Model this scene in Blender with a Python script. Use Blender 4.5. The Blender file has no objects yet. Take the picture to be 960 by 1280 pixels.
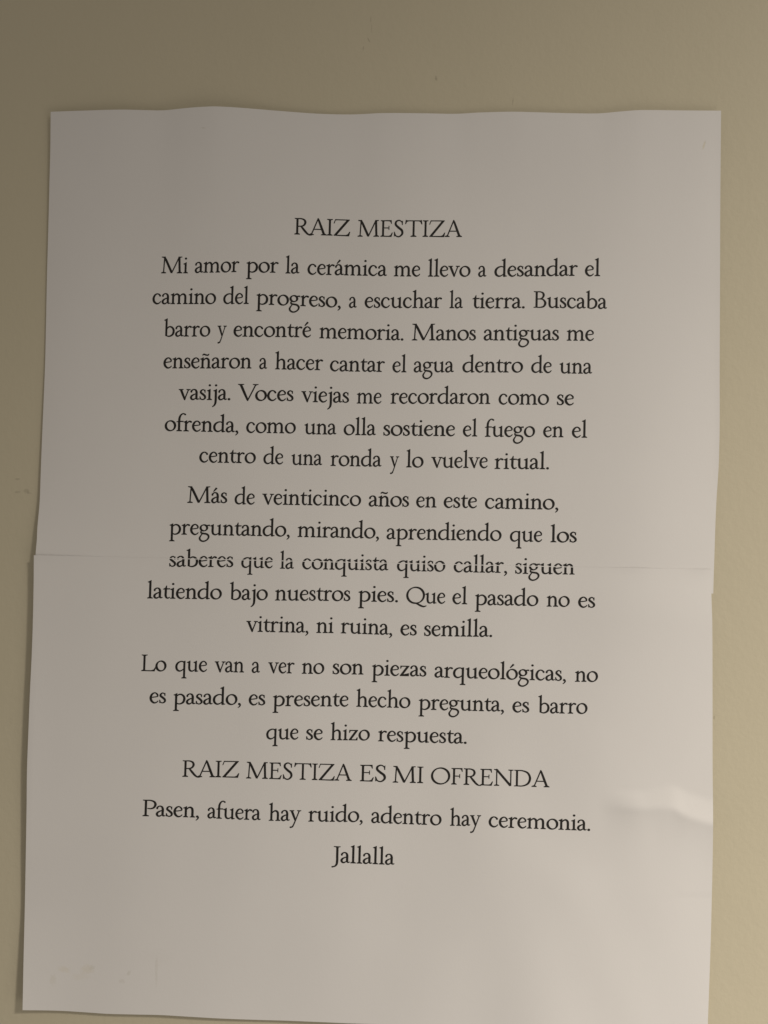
import bpy, bmesh, math, random
from mathutils import Vector
C = bpy.context.scene
col = C.collection

# ------------------------------------------------------------------ camera
F_PX, DIST = 960.0, 0.337            # focal length in photo pixels, metres from lens to wall
W_PX, H_PX = 960.0, 1280.0
cam_d = bpy.data.cameras.new('camera')
cam_d.sensor_fit = 'VERTICAL'
cam_d.sensor_height = 36.0
cam_d.lens = 36.0 * F_PX / H_PX
cam_d.clip_start, cam_d.clip_end = 0.01, 50.0
cam = bpy.data.objects.new('camera', cam_d)
cam.location = (0, -DIST, 0)
cam.rotation_euler = (math.radians(90), 0, 0)
col.objects.link(cam)
C.camera = cam

# ------------------------------------------------------------------ light
world = bpy.data.worlds.new('World'); C.world = world
world.use_nodes = True
world.node_tree.nodes['Background'].inputs[0].default_value = (1.0, 0.905, 0.785, 1)
world.node_tree.nodes['Background'].inputs[1].default_value = 0.242

def area(name, loc, target, size, power, color):
    d = bpy.data.lights.new(name, 'AREA')
    d.shape = 'DISK'; d.size = size; d.energy = power; d.color = color
    o = bpy.data.objects.new(name, d)
    o.location = loc
    o.rotation_euler = (Vector(target) - Vector(loc)).to_track_quat('-Z', 'Y').to_euler()
    col.objects.link(o)
    return o
WARM = (1.0, 0.90, 0.76)
sd = bpy.data.lights.new('ceiling_spot', 'SPOT')       # gallery spotlight up on the right, its beam falls off towards the left
sd.energy = 125.0; sd.color = (1.0, 0.915, 0.80); sd.spot_size = math.radians(68); sd.spot_blend = 1.0; sd.shadow_soft_size = 0.10
sp_o = bpy.data.objects.new('ceiling_spot', sd)
sp_o.location = (1.26, -1.20, 0.91)
sp_o.rotation_euler = (Vector((0.68, 0, -0.50)) - sp_o.location).to_track_quat('-Z', 'Y').to_euler()
col.objects.link(sp_o)
area('side_lamp', (0.31, -0.32, -0.33), (0.1, 0, -0.15), 0.30, 0.36, (1.0, 0.92, 0.82))

C.view_settings.view_transform = 'Standard'
C.view_settings.look = 'None'
C.view_settings.exposure = 0.0
C.view_settings.gamma = 1.0

# ------------------------------------------------------------------ helpers
def at(px, py, h):
    """point that stands h metres in front of the wall plane, photo coordinates -> metres"""
    k = (DIST - h) / F_PX
    return ((px - W_PX / 2) * k, -h, -(py - H_PX / 2) * k)

def lerp_curve(pts, t):
    """pts: sorted list of (t, value); smooth (Catmull-like hermite) interpolation"""
    if t <= pts[0][0]: return pts[0][1]
    if t >= pts[-1][0]: return pts[-1][1]
    for i in range(len(pts) - 1):
        if t <= pts[i + 1][0]:
            break
    t0, v0 = pts[i]; t1, v1 = pts[i + 1]
    def slope(j):
        a = pts[max(j - 1, 0)]; b = pts[min(j + 1, len(pts) - 1)]
        return (b[1] - a[1]) / (b[0] - a[0])
    d = t1 - t0; u = (t - t0) / d
    m0, m1 = slope(i) * d, slope(i + 1) * d
    return ((2*u**3 - 3*u**2 + 1) * v0 + (u**3 - 2*u**2 + u) * m0 +
            (-2*u**3 + 3*u**2) * v1 + (u**3 - u**2) * m1)

def smooth(a, b, x):
    t = min(max((x - a) / (b - a), 0.0), 1.0)
    return t * t * (3 - 2 * t)

def gauss(x, s):
    return math.exp(-(x / s) ** 2)

# ------------------------------------------------------------------ materials
def new_mat(name):
    m = bpy.data.materials.new(name); m.use_nodes = True
    nt = m.node_tree
    return m, nt, nt.nodes['Principled BSDF']

def noise(nt, vec, scale, detail=4, rough=0.55):
    n = nt.nodes.new('ShaderNodeTexNoise')
    n.inputs['Scale'].default_value = scale
    n.inputs['Detail'].default_value = detail
    n.inputs['Roughness'].default_value = rough
    nt.links.new(vec, n.inputs['Vector'])
    return n.outputs['Fac']

def math_node(nt, op, a, b=None, c=None):
    n = nt.nodes.new('ShaderNodeMath'); n.operation = op
    for i, v in enumerate((a, b, c)):
        if v is None: continue
        if isinstance(v, (int, float)): n.inputs[i].default_value = v
        else: nt.links.new(v, n.inputs[i])
    return n.outputs[0]

def mix(nt, fac, a, b):
    n = nt.nodes.new('ShaderNodeMix'); n.data_type = 'RGBA'
    for i, v in ((0, fac), (6, a), (7, b)):
        if isinstance(v, (int, float)): n.inputs[i].default_value = v
        elif isinstance(v, tuple): n.inputs[i].default_value = (*v, 1)
        else: nt.links.new(v, n.inputs[i])
    return n.outputs[2]

def blob(nt, vec, x, z, rx, rz, ang, warp):
    """soft elliptical mark centred at x, z (metres on the surface), edge broken up by warp"""
    m = nt.nodes.new('ShaderNodeMapping'); m.vector_type = 'TEXTURE'
    m.inputs['Location'].default_value = (x, 0, z)
    m.inputs['Rotation'].default_value = (0, ang, 0)
    m.inputs['Scale'].default_value = (rx, 1e3, rz)
    nt.links.new(vec, m.inputs['Vector'])
    l = nt.nodes.new('ShaderNodeVectorMath'); l.operation = 'LENGTH'
    nt.links.new(m.outputs[0], l.inputs[0])
    d = math_node(nt, 'ADD', l.outputs['Value'], warp)
    r = nt.nodes.new('ShaderNodeMapRange'); r.interpolation_type = 'SMOOTHSTEP'
    r.inputs['From Min'].default_value = 1.0; r.inputs['From Max'].default_value = 0.35
    nt.links.new(d, r.inputs['Value'])
    return r.outputs[0]

def marks(nt, vec, base, items, gain=1.0):
    """items: (photo x, photo y, half length, half width in photo px, angle deg, colour, strength)"""
    k = DIST / F_PX
    wn = noise(nt, vec, 900, 2)
    warp = math_node(nt, 'MULTIPLY_ADD', wn, 1.3, -0.65)
    for px, py, rx, rz, a, c, s in items:
        b = blob(nt, vec, (px - 480) * k, -(py - 640) * k, rx * k, rz * k, math.radians(a), warp)
        base = mix(nt, math_node(nt, 'MULTIPLY', b, s * gain), base, c)
    return base

def object_coords(nt):
    return nt.nodes.new('ShaderNodeTexCoord').outputs['Object']

def bump(nt, bsdf, height, strength, dist):
    b = nt.nodes.new('ShaderNodeBump')
    b.inputs['Strength'].default_value = strength
    b.inputs['Distance'].default_value = dist
    nt.links.new(height, b.inputs['Height'])
    nt.links.new(b.outputs[0], bsdf.inputs['Normal'])

# wall paint: slightly uneven olive beige, a few scuffs
wall_mat, nt, bs = new_mat('wall_paint')
v = object_coords(nt)
n1 = noise(nt, v, 9, 5); n2 = noise(nt, v, 60, 4)
c = mix(nt, n1, (0.596, 0.546, 0.406), (0.626, 0.566, 0.428))
c = mix(nt, math_node(nt, 'MULTIPLY', n2, 0.25), c, (0.570, 0.530, 0.392))
DK = (0.20, 0.17, 0.12); LT = (0.66, 0.60, 0.44)
c = marks(nt, v, c, [
    (463.5, 25, 1.0, 5, 4, DK, .35), (464.5, 36, .8, 8, 0, DK, .22), (461, 50, 1.1, 4, -28, DK, .5), (454, 61, .9, 4, 4, DK, .45),
    (545, 98, 2.2, 4.0, -15, DK, .5), (641, 127, 1.2, 6, 6, DK, .35), (643.5, 129, 1.2, 5, 6, LT, .6),
    (22, 599, 4, 1.8, 0, DK, .35), (22, 596.5, 4, 1.6, 0, LT, .4), (33, 614, 4.5, 4.0, 0, DK, .32), (36, 616, 4.5, 1.6, 15, DK, .3), (22, 615, 4.5, 2.2, 0, DK, .32),
    (892.6, 897, 1.6, 3, 0, DK, .4), (700, 60, 30, 2, 8, LT, .05), (14, 900, 3, 10, 8, DK, .06)], 0.72)
nt.links.new(c, bs.inputs['Base Color'])
bs.inputs['Roughness'].default_value = 0.75
hgt = math_node(nt, 'ADD', noise(nt, v, 350, 3), math_node(nt, 'MULTIPLY', noise(nt, v, 25, 3), 3.0))
bump(nt, bs, hgt, 0.25, 0.0006)

# printer paper
paper_mat, nt, bs = new_mat('printer_paper')
v = object_coords(nt)
c = mix(nt, noise(nt, v, 30, 5), (0.772, 0.756, 0.748), (0.796, 0.782, 0.772))
BR = (0.54, 0.49, 0.34); GR = (0.55, 0.53, 0.46); YE = (0.66, 0.58, 0.38)
c = marks(nt, v, c, [
    (877, 185, 1.6, 7, 18, YE, .65), (879, 181, 1.2, 3, 10, GR, .4), (257, 165.5, 4, 1.0, 8, GR, .5),
    (70, 1219, 5, 9, 0, BR, .22), (84, 1207, 10, 5, 10, YE, .28), (112, 1207, 11, 7, -5, YE, .28), (118, 1205, 5, 4, 0, GR, .3), (104, 1216, 14, 5, 0, YE, .14),
    (164, 1211, 3.0, 5, 40, GR, .45), (155, 1221, 5, 4, 20, GR, .3), (198, 1208, 2.2, 26, 0, GR, .28), (200, 1192, 26, 14, 0, GR, .05)], 0.66)
nt.links.new(c, bs.inputs['Base Color'])
bs.inputs['Roughness'].default_value = 0.65
bs.inputs['Specular IOR Level'].default_value = 0.25
hgt = math_node(nt, 'ADD', noise(nt, v, 1500, 3), math_node(nt, 'MULTIPLY', noise(nt, v, 45, 4), 4.0))
bump(nt, bs, hgt, 0.07, 0.0004)

# toner
ink_mat, nt, bs = new_mat('black_toner')
v = object_coords(nt)
c = mix(nt, noise(nt, v, 2500, 3), (0.012, 0.0105, 0.009), (0.024, 0.021, 0.019))
nt.links.new(c, bs.inputs['Base Color'])
bs.inputs['Roughness'].default_value = 0.6
bs.inputs['Specular IOR Level'].default_value = 0.3

# ------------------------------------------------------------------ wall
bm = bmesh.new()
bmesh.ops.create_cube(bm, size=1)
for vv in bm.verts:
    vv.co = Vector((vv.co.x * 3.0, vv.co.y * 0.10 + 0.05, vv.co.z * 2.6))
me = bpy.data.meshes.new('wall'); bm.to_mesh(me); bm.free()
wall = bpy.data.objects.new('wall', me); col.objects.link(wall)
me.materials.append(wall_mat)
wall['label'] = 'plain olive beige painted wall with small scuffs behind the poster'
wall['category'] = 'wall'
wall['kind'] = 'structure'

# ------------------------------------------------------------------ paper shape (photo pixels, metres off the wall)
U_LEFT = [(139.7, 63.3), (185, 62.9), (229, 61.8), (262, 61), (306, 59.8), (350, 58.6), (400, 57.6), (454, 56.4), (502, 54.5),
          (542, 52.8), (588, 51), (610, 50.3), (625, 49.7), (640, 48.5), (660, 46.7), (675, 46), (693, 44.5), (724, 43.8)]
U_RIGHT = [(138.3, 901.4), (258, 900.4), (370, 900), (468, 899.6), (533, 899.6), (577, 898.6), (600, 897.3), (625, 895.6), (660, 894.1), (699, 892.9),
           (721, 892.1), (742, 891.6)]
U_TOP = [(63.3, 139.7), (100, 138.4), (150, 137), (180, 137.6), (205, 137.8), (235, 134.8), (255, 133.4), (270, 133), (300, 134.6), (350, 138.7),
         (400, 142.2), (440, 143), (480, 141.3), (530, 141.6), (570, 142.2), (600, 140.6), (640, 139.6), (670, 140.3), (720, 141.6),
         (750, 141.6), (775, 139.4), (800, 137.6), (850, 138), (901.4, 138.3)]
U_BOT = [(43.8, 724), (891.6, 742)]
L_LEFT = [(694, 42.3), (732, 42.0), (780, 41), (822, 39.5), (868, 37.3), (912, 35.6), (960, 33.8), (1010, 33.2), (1060, 32.4), (1135, 31),
          (1197, 29.5), (1262.7, 28.2)]
L_RIGHT = [(712, 889.4), (742, 889.3), (780, 890.4), (860, 890.7), (960, 890.8), (1025, 891.4), (1080, 890.7), (1130, 889.6), (1180, 888.3), (1250, 885.9), (1292, 884.3)]
L_TOP = [(42.3, 694), (889.4, 712)]
L_BOT = [(28.2, 1262.7), (73, 1263.4), (110, 1265.6), (133, 1267.2), (167, 1268.1), (200, 1268.8), (233, 1270.7), (277, 1273.2), (320, 1274.8),
         (353, 1275.7), (403, 1277.7), (440, 1279.3), (560, 1283), (700, 1285.5), (800, 1289.5), (884.3, 1292)]
CUT = lambda x: 694 + (x - 42.3) * 18 / 847.1          # upper edge of the lower sheet

LIFT_L = [(139, .9), (200, .9), (300, .75), (420, .7), (540, 1.2), (610, 1.7), (650, 2.5), (690, 3.6), (760, 3.7), (900, 3.9), (960, 3.8),
          (1060, 3.2), (1130, 2.5), (1180, 3.2), (1262, 4.6)]
LIFT_R = [(139, 1.2), (400, 1.8), (700, 1.6), (1000, 1.8), (1100, 2.0), (1290, 2.0)]

def waves(x, y):
    return (0.45 * math.sin(x / 71 + y / 310 + 0.6) + 0.30 * math.sin(x / 39 - y / 240 + 2.1)
            + 0.35 * math.sin(y / 118 + x / 260 + 1.3) + 0.12 * math.sin(x / 21 + y / 90) + 0.10 * math.sin(y / 37 - x / 75 + .4))

def seg_dist(x, y, a, b):
    """signed distance below the line a-b (positive towards the bottom) """
    dx, dy = b[0] - a[0], b[1] - a[1]
    L = math.hypot(dx, dy)
    return (-(x - a[0]) * dy + (y - a[1]) * dx) / L

def height(x, y):
    """metres between the wall and the upper sheet's face"""
    h = 2.2 + 0.75 * waves(x, y)
    # slow buckles: the right margin curls back to the wall
    h += 2.0 * smooth(340, 640, y) * gauss(x - (800 - 0.16 * (y - 640)), 150)
    h += 0.9 * gauss(x - 745, 55) * gauss(y - 150, 150) - 0.5 * gauss(x - 610, 60) * gauss(y - 190, 140)
    h += 0.7 * gauss((x - 560) + 0.35 * (y - 1180), 70) * smooth(1000, 1140, y)
    h += 0.5 * smooth(880, 1020, y) * math.sin(x / 33 - y / 95 + 0.8) * smooth(520, 700, x)
    h += 0.8 * gauss((x - 735) - 0.45 * (y - 1150), 45) * smooth(1040, 1120, y)
    le = lerp_curve(LIFT_L, y); re = lerp_curve(LIFT_R, y)
    xl = 63 - (y - 140) * 0.031
    wl = math.exp(-max(x - xl, 0) / 55.0); wr = math.exp(-max(895 - x, 0) / 45.0)
    h = h * (1 - wl) * (1 - wr) + le * wl + re * wr
    # ripples of the loose top margin
    top = lerp_curve(U_TOP, x)
    rip = 0.38 * (142.5 - top)
    fade = math.exp(-max(y - 138, 0) / 105.0)
    h = h * (1 - 0.6 * fade) + (1.0 + max(rip, -0.4)) * fade * 0.75 + 0.25 * fade
    # bottom margin stands off a little
    fb = math.exp(-max(1285 - y, 0) / 90.0)
    h += 1.2 * fb * (0.4 + 0.6 * gauss(x - 420, 260)) 
    # pushed-in buckle by the right edge
    if 690 < x < 930 and 930 < y < 1120:
        ln = [(690, 1006), (770, 1009), (800, 1010), (838, 1010), (846, 1013), (858, 1020), (893, 1031), (930, 1040)]
        s = y - lerp_curve(ln, x)
        wid = 22 + 8 * smooth(800, 850, x)
        if s < 0: prof = max(0.0, 1 + s / wid) ** 1.15
        else:     prof = math.exp(-s / (22.0 + 12 * smooth(815, 850, x)))
        h += (1.9 * smooth(748, 802, x) + 0.6 * smooth(806, 880, x)) * prof
    return max(h, 0.35) / 1000.0

def height_low(x, y):
    """metres between the wall and the lower sheet's face (it lies over the upper one)"""
    s = y - CUT(x)
    h = height(x, y) * 1000 + 0.085
    h += 0.55 * math.exp(-max(s, 0) / 7.0) * (gauss(x - 42, 60) + 0.5 * gauss(x - 798, 22) + 0.6 * gauss(x - 880, 16))
    h += 0.06 * math.exp(-max(s, 0) / 9.0) * (0.5 + 0.5 * math.sin(x / 23))
    h += 2.4 * smooth(-8, 70, s) * math.exp(-max(s, 0) / 150) * smooth(640, 860, x)
    return h / 1000.0

THICK = 0.00008
def sheet_mesh(name, L, R, T, B, hf, nx, ny):
    """surface between four traced edges (Coons patch), 0.11 mm thick"""
    ly0, ly1 = L[0][0], L[-1][0]; ry0, ry1 = R[0][0], R[-1][0]
    tx0, tx1 = T[0][0], T[-1][0]; bx0, bx1 = B[0][0], B[-1][0]
    P00 = (tx0, ly0); P10 = (tx1, ry0); P01 = (bx0, ly1); P11 = (bx1, ry1)
    ls = []
    rs = []
    for j in range(ny + 1):
        v = j / ny
        y = ly0 + (ly1 - ly0) * v; ls.append((lerp_curve(L, y), y))
        y = ry0 + (ry1 - ry0) * v; rs.append((lerp_curve(R, y), y))
    ts = []; bs_ = []
    for i in range(nx + 1):
        u = i / nx
        x = tx0 + (tx1 - tx0) * u; ts.append((x, lerp_curve(T, x)))
        x = bx0 + (bx1 - bx0) * u; bs_.append((x, lerp_curve(B, x)))
    verts = []
    for j in range(ny + 1):
        v = j / ny
        for i in range(nx + 1):
            u = i / nx
            p = []
            for k in (0, 1):
                q = (1-u)*ls[j][k] + u*rs[j][k] + (1-v)*ts[i][k] + v*bs_[i][k]
                q -= (1-u)*(1-v)*P00[k] + u*(1-v)*P10[k] + (1-u)*v*P01[k] + u*v*P11[k]
                p.append(q)
            verts.append(at(p[0], p[1], hf(p[0], p[1])))
    faces = []
    n = nx + 1
    for j in range(ny):
        for i in range(nx):
            a = j * n + i
            faces.append((a, a + n, a + n + 1, a + 1))
    nf = len(faces)
    base = len(verts)
    verts += [(x, y + THICK, z) for x, y, z in verts]                 # back face
    faces += [tuple(base + q for q in reversed(f)) for f in faces]
    loop = ([i for i in range(n)] + [j * n + nx for j in range(1, ny + 1)] + [ny * n + i for i in range(nx - 1, -1, -1)]
            + [j * n for j in range(ny - 1, 0, -1)])
    for k, a in enumerate(loop):                                      # cut edge: own vertices, so it stays crisp
        b = loop[(k + 1) % len(loop)]
        c0 = len(verts)
        verts += [verts[a], verts[b], verts[base + b], verts[base + a]]
        faces.append((c0, c0 + 1, c0 + 2, c0 + 3))
    me = bpy.data.meshes.new(name)
    me.from_pydata(verts, [], faces)
    me.polygons.foreach_set('use_smooth', [i < 2 * nf for i in range(len(faces))])
    me.materials.append(paper_mat)
    o = bpy.data.objects.new(name, me); col.objects.link(o)
    return o

poster = bpy.data.objects.new('paper_poster', None); col.objects.link(poster)
poster.empty_display_size = 0.02
poster['label'] = 'white paper poster with black centred Spanish text, two overlapping sheets on the wall'
poster['category'] = 'poster'
upper = sheet_mesh('paper_sheet', U_LEFT, U_RIGHT, U_TOP, U_BOT, height, 212, 150)
upper['label'] = 'upper sheet with wavy top edge'
lower = sheet_mesh('paper_sheet', L_LEFT, L_RIGHT, L_TOP, L_BOT, height_low, 212, 146)
lower['label'] = 'lower sheet overlapping the upper one'
upper.parent = poster; lower.parent = poster

# ------------------------------------------------------------------ lettering: an old-style serif drawn with a pen (10 units = 1 photo px)
BOLD = 5.3                 # ink gain
def spline(pts, closed=False, n=6):
    out = []
    m = len(pts)
    rng = range(m) if closed else range(m - 1)
    for i in rng:
        if closed:
            p0, p1, p2, p3 = (pts[(i + k) % m] for k in (-1, 0, 1, 2))
        else:
            p1, p2 = pts[i], pts[i + 1]
            p0 = pts[i - 1] if i else tuple(2*a - b for a, b in zip(p1, p2))
            p3 = pts[i + 2] if i + 2 < m else tuple(2*b - a for a, b in zip(p1, p2))
        d = [max(math.hypot(b[0]-a[0], b[1]-a[1]), 1e-3) ** 0.5 for a, b in ((p0, p1), (p1, p2), (p2, p3))]
        for s in range(n):
            u = s / n; q = []
            for k in range(3):
                m1 = d[1] * ((p1[k]-p0[k])/d[0] - (p2[k]-p0[k])/(d[0]+d[1]) + (p2[k]-p1[k])/d[1])
                m2 = d[1] * ((p2[k]-p1[k])/d[1] - (p3[k]-p1[k])/(d[1]+d[2]) + (p3[k]-p2[k])/d[2])
                if k == 2: m1 = m2 = p2[2] - p1[2]
                q.append((2*u**3-3*u*u+1)*p1[k] + (u**3-2*u*u+u)*m1 + (-2*u**3+3*u*u)*p2[k] + (u**3-u*u)*m2)
            out.append(tuple(q))
    if not closed: out.append(tuple(pts[-1]))
    return out

def st(*pts, closed=False):
    """pen stroke through (x, y, width) -> list of quads"""
    pts = tuple((x, y, w * 1.06 + BOLD) for x, y, w in pts)
    sp = spline(pts, closed) if len(pts) > 2 else list(pts)
    m = len(sp); L = []; R = []
    for i, (x, y, w) in enumerate(sp):
        a = sp[i - 1] if (i or closed) else sp[i]
        b = sp[(i + 1) % m] if (i < m - 1 or closed) else sp[i]
        dx, dy = b[0] - a[0], b[1] - a[1]; l = math.hypot(dx, dy) or 1
        nx, ny = -dy / l * w / 2, dx / l * w / 2
        L.append((x + nx, y + ny)); R.append((x - nx, y - ny))
    q = []
    for i in range(m if closed else m - 1):
        j = (i + 1) % m
        q.append([L[i], L[j], R[j], R[i]])
    return q

def poly(*pts):
    """polygon, grown outwards by half the extra pen weight"""
    n = len(pts); o = BOLD / 2; out = []
    ar = sum(pts[i][0] * pts[(i+1) % n][1] - pts[(i+1) % n][0] * pts[i][1] for i in range(n))
    sg = 1 if ar > 0 else -1
    for i in range(n):
        (ax, ay), (bx, by), (cx, cy) = pts[i-1], pts[i], pts[(i+1) % n]
        l1 = math.hypot(bx-ax, by-ay) or 1; l2 = math.hypot(cx-bx, cy-by) or 1
        n1 = ((by-ay)/l1*sg, -(bx-ax)/l1*sg); n2 = ((cy-by)/l2*sg, -(cx-bx)/l2*sg)
        d = max(1 + n1[0]*n2[0] + n1[1]*n2[1], 0.45)
        out.append((bx + o*(n1[0]+n2[0])/d, by + o*(n1[1]+n2[1])/d))
    return [out]
def ring(cx, cy, rx, ry, thick, thin, tilt=22):
    pts = []
    for k in range(16):
        a = 2 * math.pi * k / 16
        w = thin + (thick - thin) * abs(math.cos(a - math.radians(tilt))) ** 1.35
        pts.append((cx + rx * math.cos(a), cy + ry * math.sin(a), w))
    return st(*pts, closed=True)
def dot(x, y, r):
    r += BOLD / 2
    return [[(x + r * math.cos(2*math.pi*k/12), y + r * math.sin(2*math.pi*k/12)) for k in range(12)]]
S = 19.0
def stem(x, y0, y1, w=S): return poly((x-w/2, y0), (x-w/2, y1), (x+w/2, y1), (x+w/2, y0))
def foot(x, y=0, l=25, r=25, w=S, t=7):
    return poly((x-l, y), (x-l, y+t*.75), (x-w/2-6, y+t+2), (x-w/2, y+t+9), (x+w/2, y+t+9), (x+w/2+6, y+t+2), (x+r, y+t*.75), (x+r, y))
def top(x, y=202, l=27, r=27, w=S, t=7):
    return poly((x-l, y), (x-l, y-t*.75), (x-w/2-6, y-t-2), (x-w/2, y-t-9), (x+w/2, y-t-9), (x+w/2+6, y-t-2), (x+r, y-t*.75), (x+r, y))
def head(x, y, l=27, w=S):
    return poly((x-l, y-17), (x-l+3, y-21), (x-w/2-2, y-24), (x-w/2, y-32), (x+w/2, y-32), (x+w/2, y+2), (x+w/2-4, y+2), (x-4, y-5))
def tail(x, w=S):
    return poly((x-w/2, 0), (x-w/2, 22), (x+w/2, 22), (x+w/2+3, 11), (x+26, 9), (x+27, 4), (x+6, 1), (x+w/2-4, -3))

A_ = st((13,100,15),(18,114,13),(40,129,9),(62,121,15),(72,96,S),(72,32,S),(77,12,15),(87,8,10),(102,15,5)) + \
     st((72,78,7),(44,66,10),(20,48,16),(13,28,19),(22,8,16),(38,4,13),(58,15,8),(73,30,7)) + dot(15,99,8)
E_ = st((20,71,8),(55,76,8),(86,82,8)) + st((87,80,8),(84,106,14),(58,129,9),(30,114,15),(14,72,20),(22,30,20),(50,4,15),(76,10,9),(94,30,5))
O_ = ring(63, 64, 50, 61, 21, 8)
N_ = stem(30,0,122) + head(30,132) + foot(30,l=26,r=24) + st((36,94,6),(56,117,11),(76,123,16),(94,108,S),(99,80,S),(99,40,S),(99,0,S)) + foot(99,l=24,r=27)
BOWL_L = st((106,108,7),(82,125,9),(52,120,12),(24,96,18),(14,60,20),(24,22,19),(50,5,14),(80,15,8),(104,38,7))
ACU = st((25,141,5),(42,164,12),(60,188,17))
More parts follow.
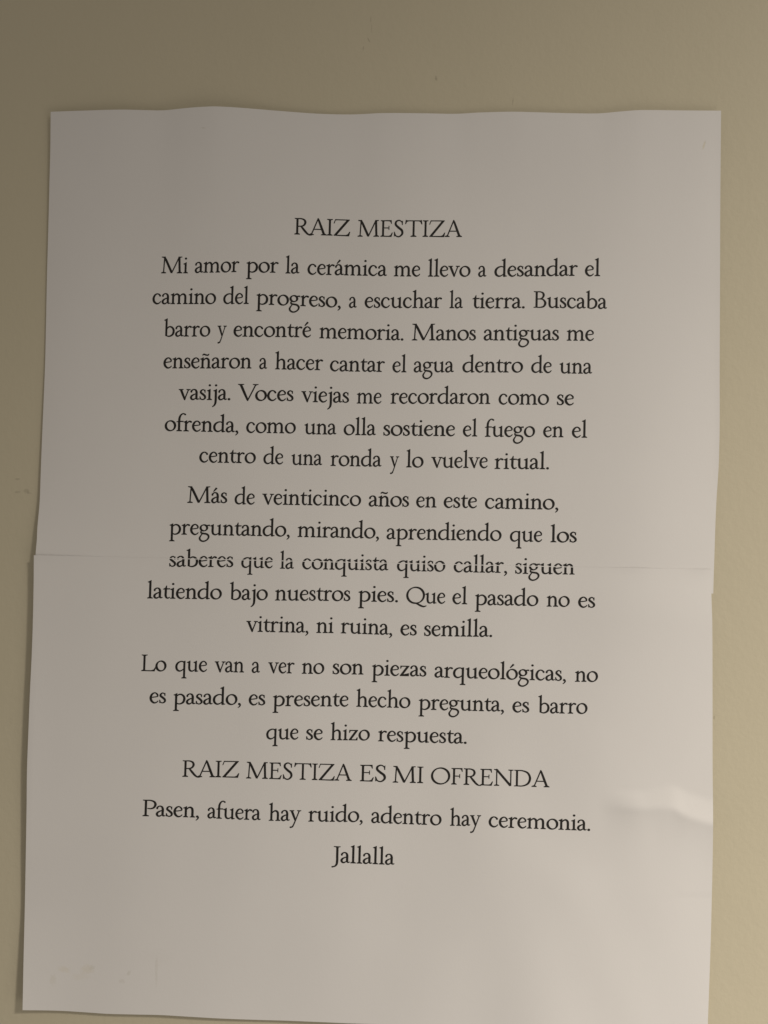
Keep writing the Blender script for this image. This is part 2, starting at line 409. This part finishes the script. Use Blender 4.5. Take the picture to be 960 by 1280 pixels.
G = {
 'a': (102, A_), 'á': (102, A_ + ACU),
 'e': (100, E_), 'é': (100, E_ + ACU),
 'o': (126, O_), 'ó': (126, O_ + st((42,143,5),(60,166,12),(80,190,17))),
 'n': (130, N_), 'ñ': (130, N_ + st((26,160,6),(42,174,13),(66,166,13),(88,164,12),(100,180,5))),
 'b': (132, stem(30,10,214) + head(30,222) + st((36,94,6),(58,119,11),(84,120,14),(108,98,18),(116,66,20),(104,24,18),(70,3,12),(44,5,9),(22,14,7))),
 'c': (106, st((90,100,17),(80,116,13),(58,127,9),(32,114,15),(14,68,20),(24,26,20),(54,4,15),(80,12,9),(99,34,5)) + dot(88,102,8)),
 'd': (137, BOWL_L + stem(106,0,214) + head(106,222) + tail(106)),
 'f': (78, st((31,0,S),(31,60,S),(31,130,S),(36,176,17),(54,208,12),(76,219,9),(94,208,15)) + dot(94,208,8) + foot(31,l=26,r=32) + poly((4,113),(4,118),(30,126),(76,126),(74,116),(30,116))),
 'g': (120, ring(52,88,36,37,19,8) + st((80,112,8),(96,120,9),(118,119,15)) + st((36,56,7),(22,42,9),(24,26,14),(52,17,16),(86,10,17),(106,-12,16),(103,-42,12),(78,-70,11),(46,-80,13),(18,-66,15),(9,-40,14),(20,-12,9),(40,18,7))),
 'h': (133, stem(30,0,214) + head(30,222) + foot(30,l=26,r=24) + st((36,94,6),(56,117,11),(78,123,16),(97,108,S),(102,80,S),(102,40,S),(102,0,S)) + foot(102,l=24,r=27)),
 'i': (64, stem(32,0,122) + head(32,132) + foot(32,l=26,r=27) + dot(33,182,11.5)),
 'j': (60, st((38,122,S),(38,60,S),(38,-10,S),(34,-46,17),(22,-70,12),(2,-88,5)) + head(38,132) + dot(38,182,11.5)),
 'l': (67, stem(34,0,214) + head(34,222) + foot(34,l=27,r=28)),
 'm': (204, stem(30,0,122) + head(30,132) + foot(30,l=26,r=22) + st((36,94,6),(56,117,11),(76,123,16),(94,108,S),(99,80,S),(99,40,S),(99,0,S)) + foot(99,l=22,r=22)
           + st((106,94,6),(127,117,11),(147,123,16),(165,108,S),(170,80,S),(170,40,S),(170,0,S)) + foot(170,l=22,r=27)),
 'p': (134, stem(31,-80,122) + head(31,132) + foot(31,-85,l=26,r=30) + st((36,98,6),(60,119,11),(86,120,14),(110,98,18),(118,66,20),(106,24,18),(74,3,11),(50,5,9),(34,16,7))),
 'q': (134, BOWL_L + stem(106,-80,118) + foot(106,-85,l=28,r=27) + poly((82,122),(92,112),(116,96),(116,131),(108,131))),
 'r': (94, stem(30,0,122) + head(30,132) + foot(30,l=26,r=30) + st((36,90,6),(50,111,9),(66,124,13),(84,118,19)) + dot(84,117,9)),
 's': (80, st((63,100,6),(59,116,9),(40,127,9),(20,113,14),(17,92,18),(40,70,20),(62,46,19),(64,22,15),(42,4,9),(18,12,9),(9,36,5)) + poly((60,92),(66,92),(66,124),(58,120)) + poly((6,40),(12,40),(20,12),(8,4))),
 't': (76, st((32,118,S),(32,80,S),(32,36,S),(41,12,16),(56,5,12),(78,18,5)) + poly((4,114),(4,118),(26,132),(38,160),(42,160),(42,126),(76,126),(73,116),(40,114))),
 'u': (138, st((29,120,S),(29,80,S),(29,44,S),(37,16,18),(58,5,13),(84,15,8),(101,32,6)) + head(29,132) + stem(105,0,122) + head(105,132) + tail(105)),
 'v': (120, st((20,126,20),(42,66,20),(64,4,14)) + st((61,0,9),(82,62,8),(103,126,8)) + poly((54,14),(61,-4),(66,-4),(74,14)) + poly((-2,131),(-2,126),(10,120),(32,120),(46,126),(46,131)) + poly((82,131),(82,126),(98,119),(106,119),(124,126),(124,131))),
 'y': (118, st((20,126,20),(42,66,20),(63,6,15)) + st((104,126,8),(80,54,8),(58,-12,9),(42,-54,10),(30,-74,13),(10,-82,13)) + dot(11,-80,8) + poly((-2,131),(-2,126),(10,120),(32,120),(46,126),(46,131)) + poly((82,131),(82,126),(98,119),(106,119),(124,126),(124,131))),
 'z': (112, poly((12,126),(104,126),(104,121),(94,117),(24,117),(16,94),(10,94)) + poly((80,121),(104,121),(32,7),(8,7)) + poly((8,9),(84,9),(96,32),(102,32),(100,0),(8,0))),
 ',': (46, dot(20,10,12) + st((26,8,14),(30,-4,12),(22,-22,8),(6,-38,4))),
 '.': (46, dot(22,10,13)),
 'A': (190, st((22,0,9),(60,102,9),(98,206,9)) + st((94,210,8),(104,184,17),(134,100,21),(170,0,21)) + poly((48,66),(52,74),(138,74),(142,66)) + foot(22,l=25,r=28,w=9) + foot(169,l=34,r=27)),
 'B': (156, stem(42,0,202) + poly((12,202),(12,197),(32,192),(52,192),(52,202)) + poly((12,0),(12,5),(32,10),(52,10),(52,0)) + st((46,198,8),(84,197,10),(110,184,15),(119,158,19),(106,124,14),(80,110,8),(50,108,8)) + st((80,109,8),(114,101,12),(138,60,21),(122,18,16),(85,4,9),(44,4,8))),
 'D': (214, stem(42,0,202) + poly((12,202),(12,197),(32,192),(52,192),(52,202)) + poly((12,0),(12,5),(32,10),(52,10),(52,0)) + st((46,198,8),(104,195,11),(164,168,17),(190,104,21),(168,38,18),(112,7,10),(44,4,8))),
 'E': (160, stem(40,0,202) + foot(40,l=28,r=20) + top(40,l=28,r=20) + poly((46,202),(136,204),(139,162),(134,162),(126,187),(106,194),(46,194)) + poly((46,112),(108,112),(108,104),(46,104)) + poly((106,86),(111,86),(111,132),(106,132)) + poly((46,0),(138,-2),(152,48),(146,48),(128,16),(106,8),(46,8))),
 'F': (140, stem(40,0,202) + foot(40,l=28,r=30) + top(40,l=28,r=20) + poly((46,202),(132,204),(135,162),(130,162),(122,187),(102,194),(46,194)) + poly((46,108),(104,108),(104,100),(46,100)) + poly((102,82),(107,82),(107,128),(102,128))),
 'I': (82, stem(41,0,202) + foot(41,l=31,r=31) + top(41,l=31,r=31)),
 'J': (92, st((58,198,S),(58,100,S),(58,10,S),(52,-24,17),(34,-46,12),(4,-56,10)) + top(58,l=36,r=32) + dot(10,-54,8)),
 'L': (172, stem(42,0,202) + foot(42,l=30,r=20) + top(42,l=30,r=31) + poly((46,0),(158,-2),(174,50),(168,50),(148,17),(122,8),(46,8))),
 'M': (262, st((32,0,9),(36,100,9),(41,196,9)) + st((38,204,14),(60,160,21),(130,4,21)) + st((128,0,9),(170,96,9),(214,200,9)) + st((216,202,S),(220,100,S),(225,0,S)) + foot(32,l=27,r=29,w=9) + foot(225,l=33,r=29) + poly((8,204),(8,199),(28,192),(56,176),(50,204)) + poly((206,192),(228,192),(236,197),(248,198),(248,204),(210,204))),
 'N': (224, st((36,0,9),(36,190,9)) + st((28,208,10),(46,186,20),(194,4,22)) + st((196,0,9),(196,200,9)) + foot(36,l=27,r=28,w=9) + top(196,l=28,r=27,w=9) + poly((6,204),(6,199),(24,193),(44,176),(48,204))),
 'O': (222, ring(110,100,97,99,21,9)),
 'P': (160, stem(42,0,202) + foot(42,l=30,r=33) + poly((12,202),(12,197),(32,192),(52,192),(52,202)) + st((46,198,8),(94,196,11),(130,178,17),(141,146,20),(124,108,16),(94,94,10),(58,97,6))),
 'Q': (226, ring(110,100,97,99,21,9) + st((92,6,9),(124,-2,16),(170,-28,18),(206,-40,14),(240,-30,5))),
 'R': (188, stem(42,0,202) + foot(42,l=30,r=30) + poly((12,202),(12,197),(32,192),(52,192),(52,202)) + st((46,198,8),(90,196,11),(122,180,17),(132,150,20),(116,116,15),(88,104,9),(50,102,8)) + st((82,108,14),(120,56,20),(158,12,17),(184,-3,10),(212,-2,5))),
 'S': (136, st((106,156,6),(98,184,9),(66,203,10),(32,186,16),(27,152,20),(60,114,22),(100,78,22),(106,36,18),(70,0,11),(32,10,10),(14,52,6)) + poly((102,148),(108,148),(110,198),(100,190)) + poly((10,58),(16,58),(28,14),(12,4))),
 'T': (206, stem(103,0,202) + foot(103,l=33,r=33) + poly((4,158),(10,158),(22,186),(44,194),(162,194),(182,186),(196,156),(202,156),(196,206),(180,202),(26,202),(10,208))),
 'V': (208, st((28,198,21),(66,100,21),(104,6,16)) + st((104,0,9),(146,100,9),(186,198,9)) + poly((92,22),(102,-5),(107,-5),(118,22)) + top(28,204,l=28,r=33) + top(186,204,l=29,r=27,w=9)),
 'Z': (192, poly((20,202),(182,202),(182,196),(172,194),(40,194),(22,192),(10,154),(4,154)) + poly((154,198),(182,198),(36,5),(8,5)) + poly((8,8),(140,8),(164,18),(184,50),(190,50),(178,-3),(8,0))),
}
KERN = {('R','A'): -8, ('V','o'): -26, ('L','o'): -6, ('P','a'): -14, ('r','a'): -4, ('Q','u'): -4, ('f','r'): -2, ('T','I'): -4}

def shape_word(w):
    """polygons of a word in units, plus its inked extent"""
    x = 0; out = []; lo = 1e9; hi = -1e9; prev = None
    for ch in w:
        x += KERN.get((prev, ch), 0)
        adv, polys = G[ch]
        for k, p in enumerate(polys):
            q = [(a + x, b) for a, b in p]
            out.append((k, q))
            for a, _ in q: lo = min(lo, a); hi = max(hi, a)
        x += adv; prev = ch
    return out, lo, hi

# every line: words with (left, right, baseline left, baseline right) in photo pixels
LINES = [
 [('RAIZ',367.8,437.8,292.8,295), ('MESTIZA',446.9,577.5,295.6,296)],
 [('Mi',201.3,234.9,341.4,341.4), ('amor',243.2,299,341,339.8), ('por',307.5,348.1,340.2,340.8), ('la',356.6,374.4,341.6,341.8), ('cerámica',384.1,483.8,343,345),
  ('me',491.9,525.3,345.2,345.4), ('llevo',534.7,588.1,345.6,345.6), ('a',597.5,608.1,345.8,345.8), ('desandar',617.8,722.2,345.8,344.6), ('el',731,750.3,345,345)],
 [('camino',190.3,270,380,379.8), ('del',278.8,310.9,379.8,379.8), ('progreso,',320,426,380.2,384.4), ('a',436,446,384.6,384.6), ('escuchar',455.6,552.5,384.6,385),
  ('la',561.6,578.8,385,385.2), ('tierra.',590.3,656,385.2,385.2), ('Buscaba',666.9,759,384.4,386)],
 [('barro',204.4,262.8,420.6,420.4), ('y',271.6,283.1,420.4,420.4), ('encontré',291.6,388.8,420.5,421.5), ('memoria.',398.8,504.4,422.6,425.4), ('Manos',514.7,595,425.3,425.3),
  ('antiguas',604.4,698.8,425.3,425.4), ('me',708.1,742.5,425.6,425.8)],
 [('enseñaron',204,314.4,460.2,460.4), ('a',323.8,334,461,461), ('hacer',343.4,403.8,461.4,462.6), ('cantar',412.2,481,463.8,464.8), ('el',490.3,508.1,465.2,465.2),
  ('agua',516.9,567.5,465.2,465.2), ('dentro',577.8,653.8,465.3,465.4), ('de',663.8,689.7,465.8,466), ('una',699,740.3,466.6,467)],
 [('vasija.',223,288,499.6,500), ('Voces',296.9,366.9,500.5,501.2), ('viejas',376.3,436.3,502.2,503.4), ('me',445.6,476.9,504.2,504.4), ('recordaron',487.8,612.8,504.4,504.8),
  ('como',623,686.3,505.4,505.8), ('se',696,717.5,506.2,506.4)],
 [('ofrenda,',205.6,298,538.4,540.4), ('como',307.5,369.7,540.8,541.6), ('una',380,420.6,542.6,543), ('olla',429.4,470,543.6,544), ('sostiene',479,568.8,544.4,545),
  ('el',578.4,596.6,545.3,545.4), ('fuego',606,668.8,545.8,546), ('en',678.8,704.4,546.3,546.4), ('el',714.7,734,546.8,547)],
 [('centro',248.8,319.7,577.8,579), ('de',329,354,579.8,580.2), ('una',363.8,402.8,581,581.4), ('ronda',412.8,477,582.2,583.2), ('y',487.2,498.8,583.6,583.8), ('lo',507.5,529.4,584,584.2),
  ('vuelve',538.8,609.7,584.4,585), ('ritual.',617.8,686.3,586,586.4)],
 [('Más',234,284,628.4,628.8), ('de',293,318.4,630.2,630.4), ('veinticinco',327.5,451.3,630.4,632.4), ('años',460.6,511.3,632.8,633.4), ('en',520,545.6,634,634.2),
  ('este',554.4,596.3,634.6,635), ('camino,',606,698,635.6,636.8)],
 [('preguntando,',211.3,362.2,667.8,670.6), ('mirando,',371.6,473.8,671,673), ('aprendiendo',483,626.9,673.8,676), ('que',637.2,677.8,676.8,677.2), ('los',687.8,721,677.6,678)],
 [('saberes',211.3,291.6,708.2,708.8), ('que',301.3,341,709.6,710), ('la',349.7,367.5,710.6,711), ('conquista',377.5,485.6,711.2,713), ('quiso',496,556.6,713.6,714.4),
  ('callar,',566.9,634,715,716), ('siguen',643.8,718.4,717,718)],
 [('latiendo',183.8,277.2,747.8,749), ('bajo',286.6,334.7,749.6,750), ('nuestros',343.4,438,750.4,751.2), ('pies.',447.5,497.5,751.6,752.6), ('Que',507.5,556.6,754,754.4),
  ('el',565.3,584,754.8,755.2), ('pasado',593.4,673,756,757.4), ('no',683,712.2,758,758.4), ('es',722.5,744,759.2,759.6)],
 [('vitrina,',307.5,385.6,789.4,790.8), ('ni',395,416.9,791,791.2), ('ruina,',425.6,490.3,791.4,793.6), ('es',500.3,521,794,794.2), ('semilla.',530,615.3,794.8,796)],
 [('Lo',176.5,208,838.6,839), ('que',218.8,258.8,839.2,839.6), ('van',268,305,840,840.4), ('a',314.4,325,840.8,840.8), ('ver',335,368,841.2,841.6), ('no',376.9,405.3,842,842.2),
  ('son',415.6,454.4,842.6,843), ('piezas',464.4,533,844,845.6), ('arqueológicas,',542.9,707.5,846.6,851.2), ('no',718.4,747.5,852,852.2)],
 [('es',186.6,207.5,878.8,879), ('pasado,',216.3,301.3,880,881), ('es',310.6,331.6,881.3,881.5), ('presente',340.6,435.6,882.4,883), ('hecho',445,513,883.2,885),
  ('pregunta,',523,630,886.8,889.4), ('es',640.3,661.6,890.2,890.6), ('barro',672.2,734.4,891.2,892.2)],
 [('que',332.5,373,924,924.2), ('se',382.5,403.4,924.6,924.8), ('hizo',412.8,462.2,925,925.4), ('respuesta.',472.2,583.4,926.4,929.6)],
 [('RAIZ',227.8,299,970.8,971.8), ('MESTIZA',307.5,439.7,972.8,976), ('ES',449.7,482.4,976.4,977), ('MI',490.8,529,978,978.8), ('OFRENDA',538.4,686.9,979.6,984)],
 [('Pasen,',178,248.8,1020,1021.8), ('afuera',259,326,1022.6,1025.2), ('hay',335.6,376.3,1025.8,1026.2), ('ruido,',385,453.4,1026.8,1027.4), ('adentro',463.8,551.9,1028.4,1031.6),
  ('hay',562.2,601.3,1032,1032.4), ('ceremonia.',610.6,737.8,1033.6,1038.4)],
 [('Jallalla',414.4,493.2,1078,1081)],
]
INK_GAP = 0.55            # bare paper beside the cut edge, photo px

def set_line(words):
    """flat polygons of one line in photo pixels"""
    bm = bmesh.new()
    lay = bm.verts.layers.float.new('lift')
    for w, x0, x1, y0, y1 in words:
        polys, lo, hi = shape_word(w)
        k = (x1 - x0) / (hi - lo)
        for idx, p in polys:
            vs = []
            for a, b in p:
                t = (a - lo) / (hi - lo)
                px = x0 + (a - lo) * k; py = y0 + (y1 - y0) * t - b * 0.1
                lean = 0.034 - 0.018 * (px - 180) / 570.0          # page turned slightly in the picture
                px += b * 0.1 * lean
                q = bm.verts.new((px, py, 0)); q[lay] = idx * 2e-7
                vs.append(q)
            try: bm.faces.new(vs)
            except ValueError: pass
    return bm, lay

def ink_object(bm, lay, name, hf, parent):
    bmesh.ops.triangulate(bm, faces=[f for f in bm.faces if len(f.verts) > 4])
    for q in bm.verts:
        x, y, z = q.co
        q.co = at(x, y, hf(x, y) + 3.5e-5 + q[lay])
    for f in bm.faces:
        f.normal_update()
        if f.normal.y > 0: f.normal_flip()
    me = bpy.data.meshes.new(name); bm.to_mesh(me); bm.free()
    me.materials.append(ink_mat)
    o = bpy.data.objects.new(name, me); col.objects.link(o); o.parent = parent
    return o

def clip(bm, keep_above, off):
    a = Vector((42.3, CUT(42.3) + off, 0)); d = Vector((847.1, 18, 0)).normalized()
    nrm = Vector((-d.y, d.x, 0))                      # towards larger y (down the page)
    bmesh.ops.bisect_plane(bm, geom=bm.verts[:] + bm.edges[:] + bm.faces[:], plane_co=a, plane_no=nrm,
                           clear_outer=keep_above, clear_inner=not keep_above)

for i, words in enumerate(LINES):
    name = 'heading' if i in (0, 16) else 'text_line'
    if i == 10:                                        # the sheets meet across this line
        bm, lay = set_line(words); clip(bm, True, -0.05); ink_object(bm, lay, name, height, upper)
        bm, lay = set_line(words); clip(bm, False, INK_GAP + 0.4); ink_object(bm, lay, name, height_low, lower)
    else:
        bm, lay = set_line(words)
        ink_object(bm, lay, name, height if i < 10 else height_low, upper if i < 10 else lower)
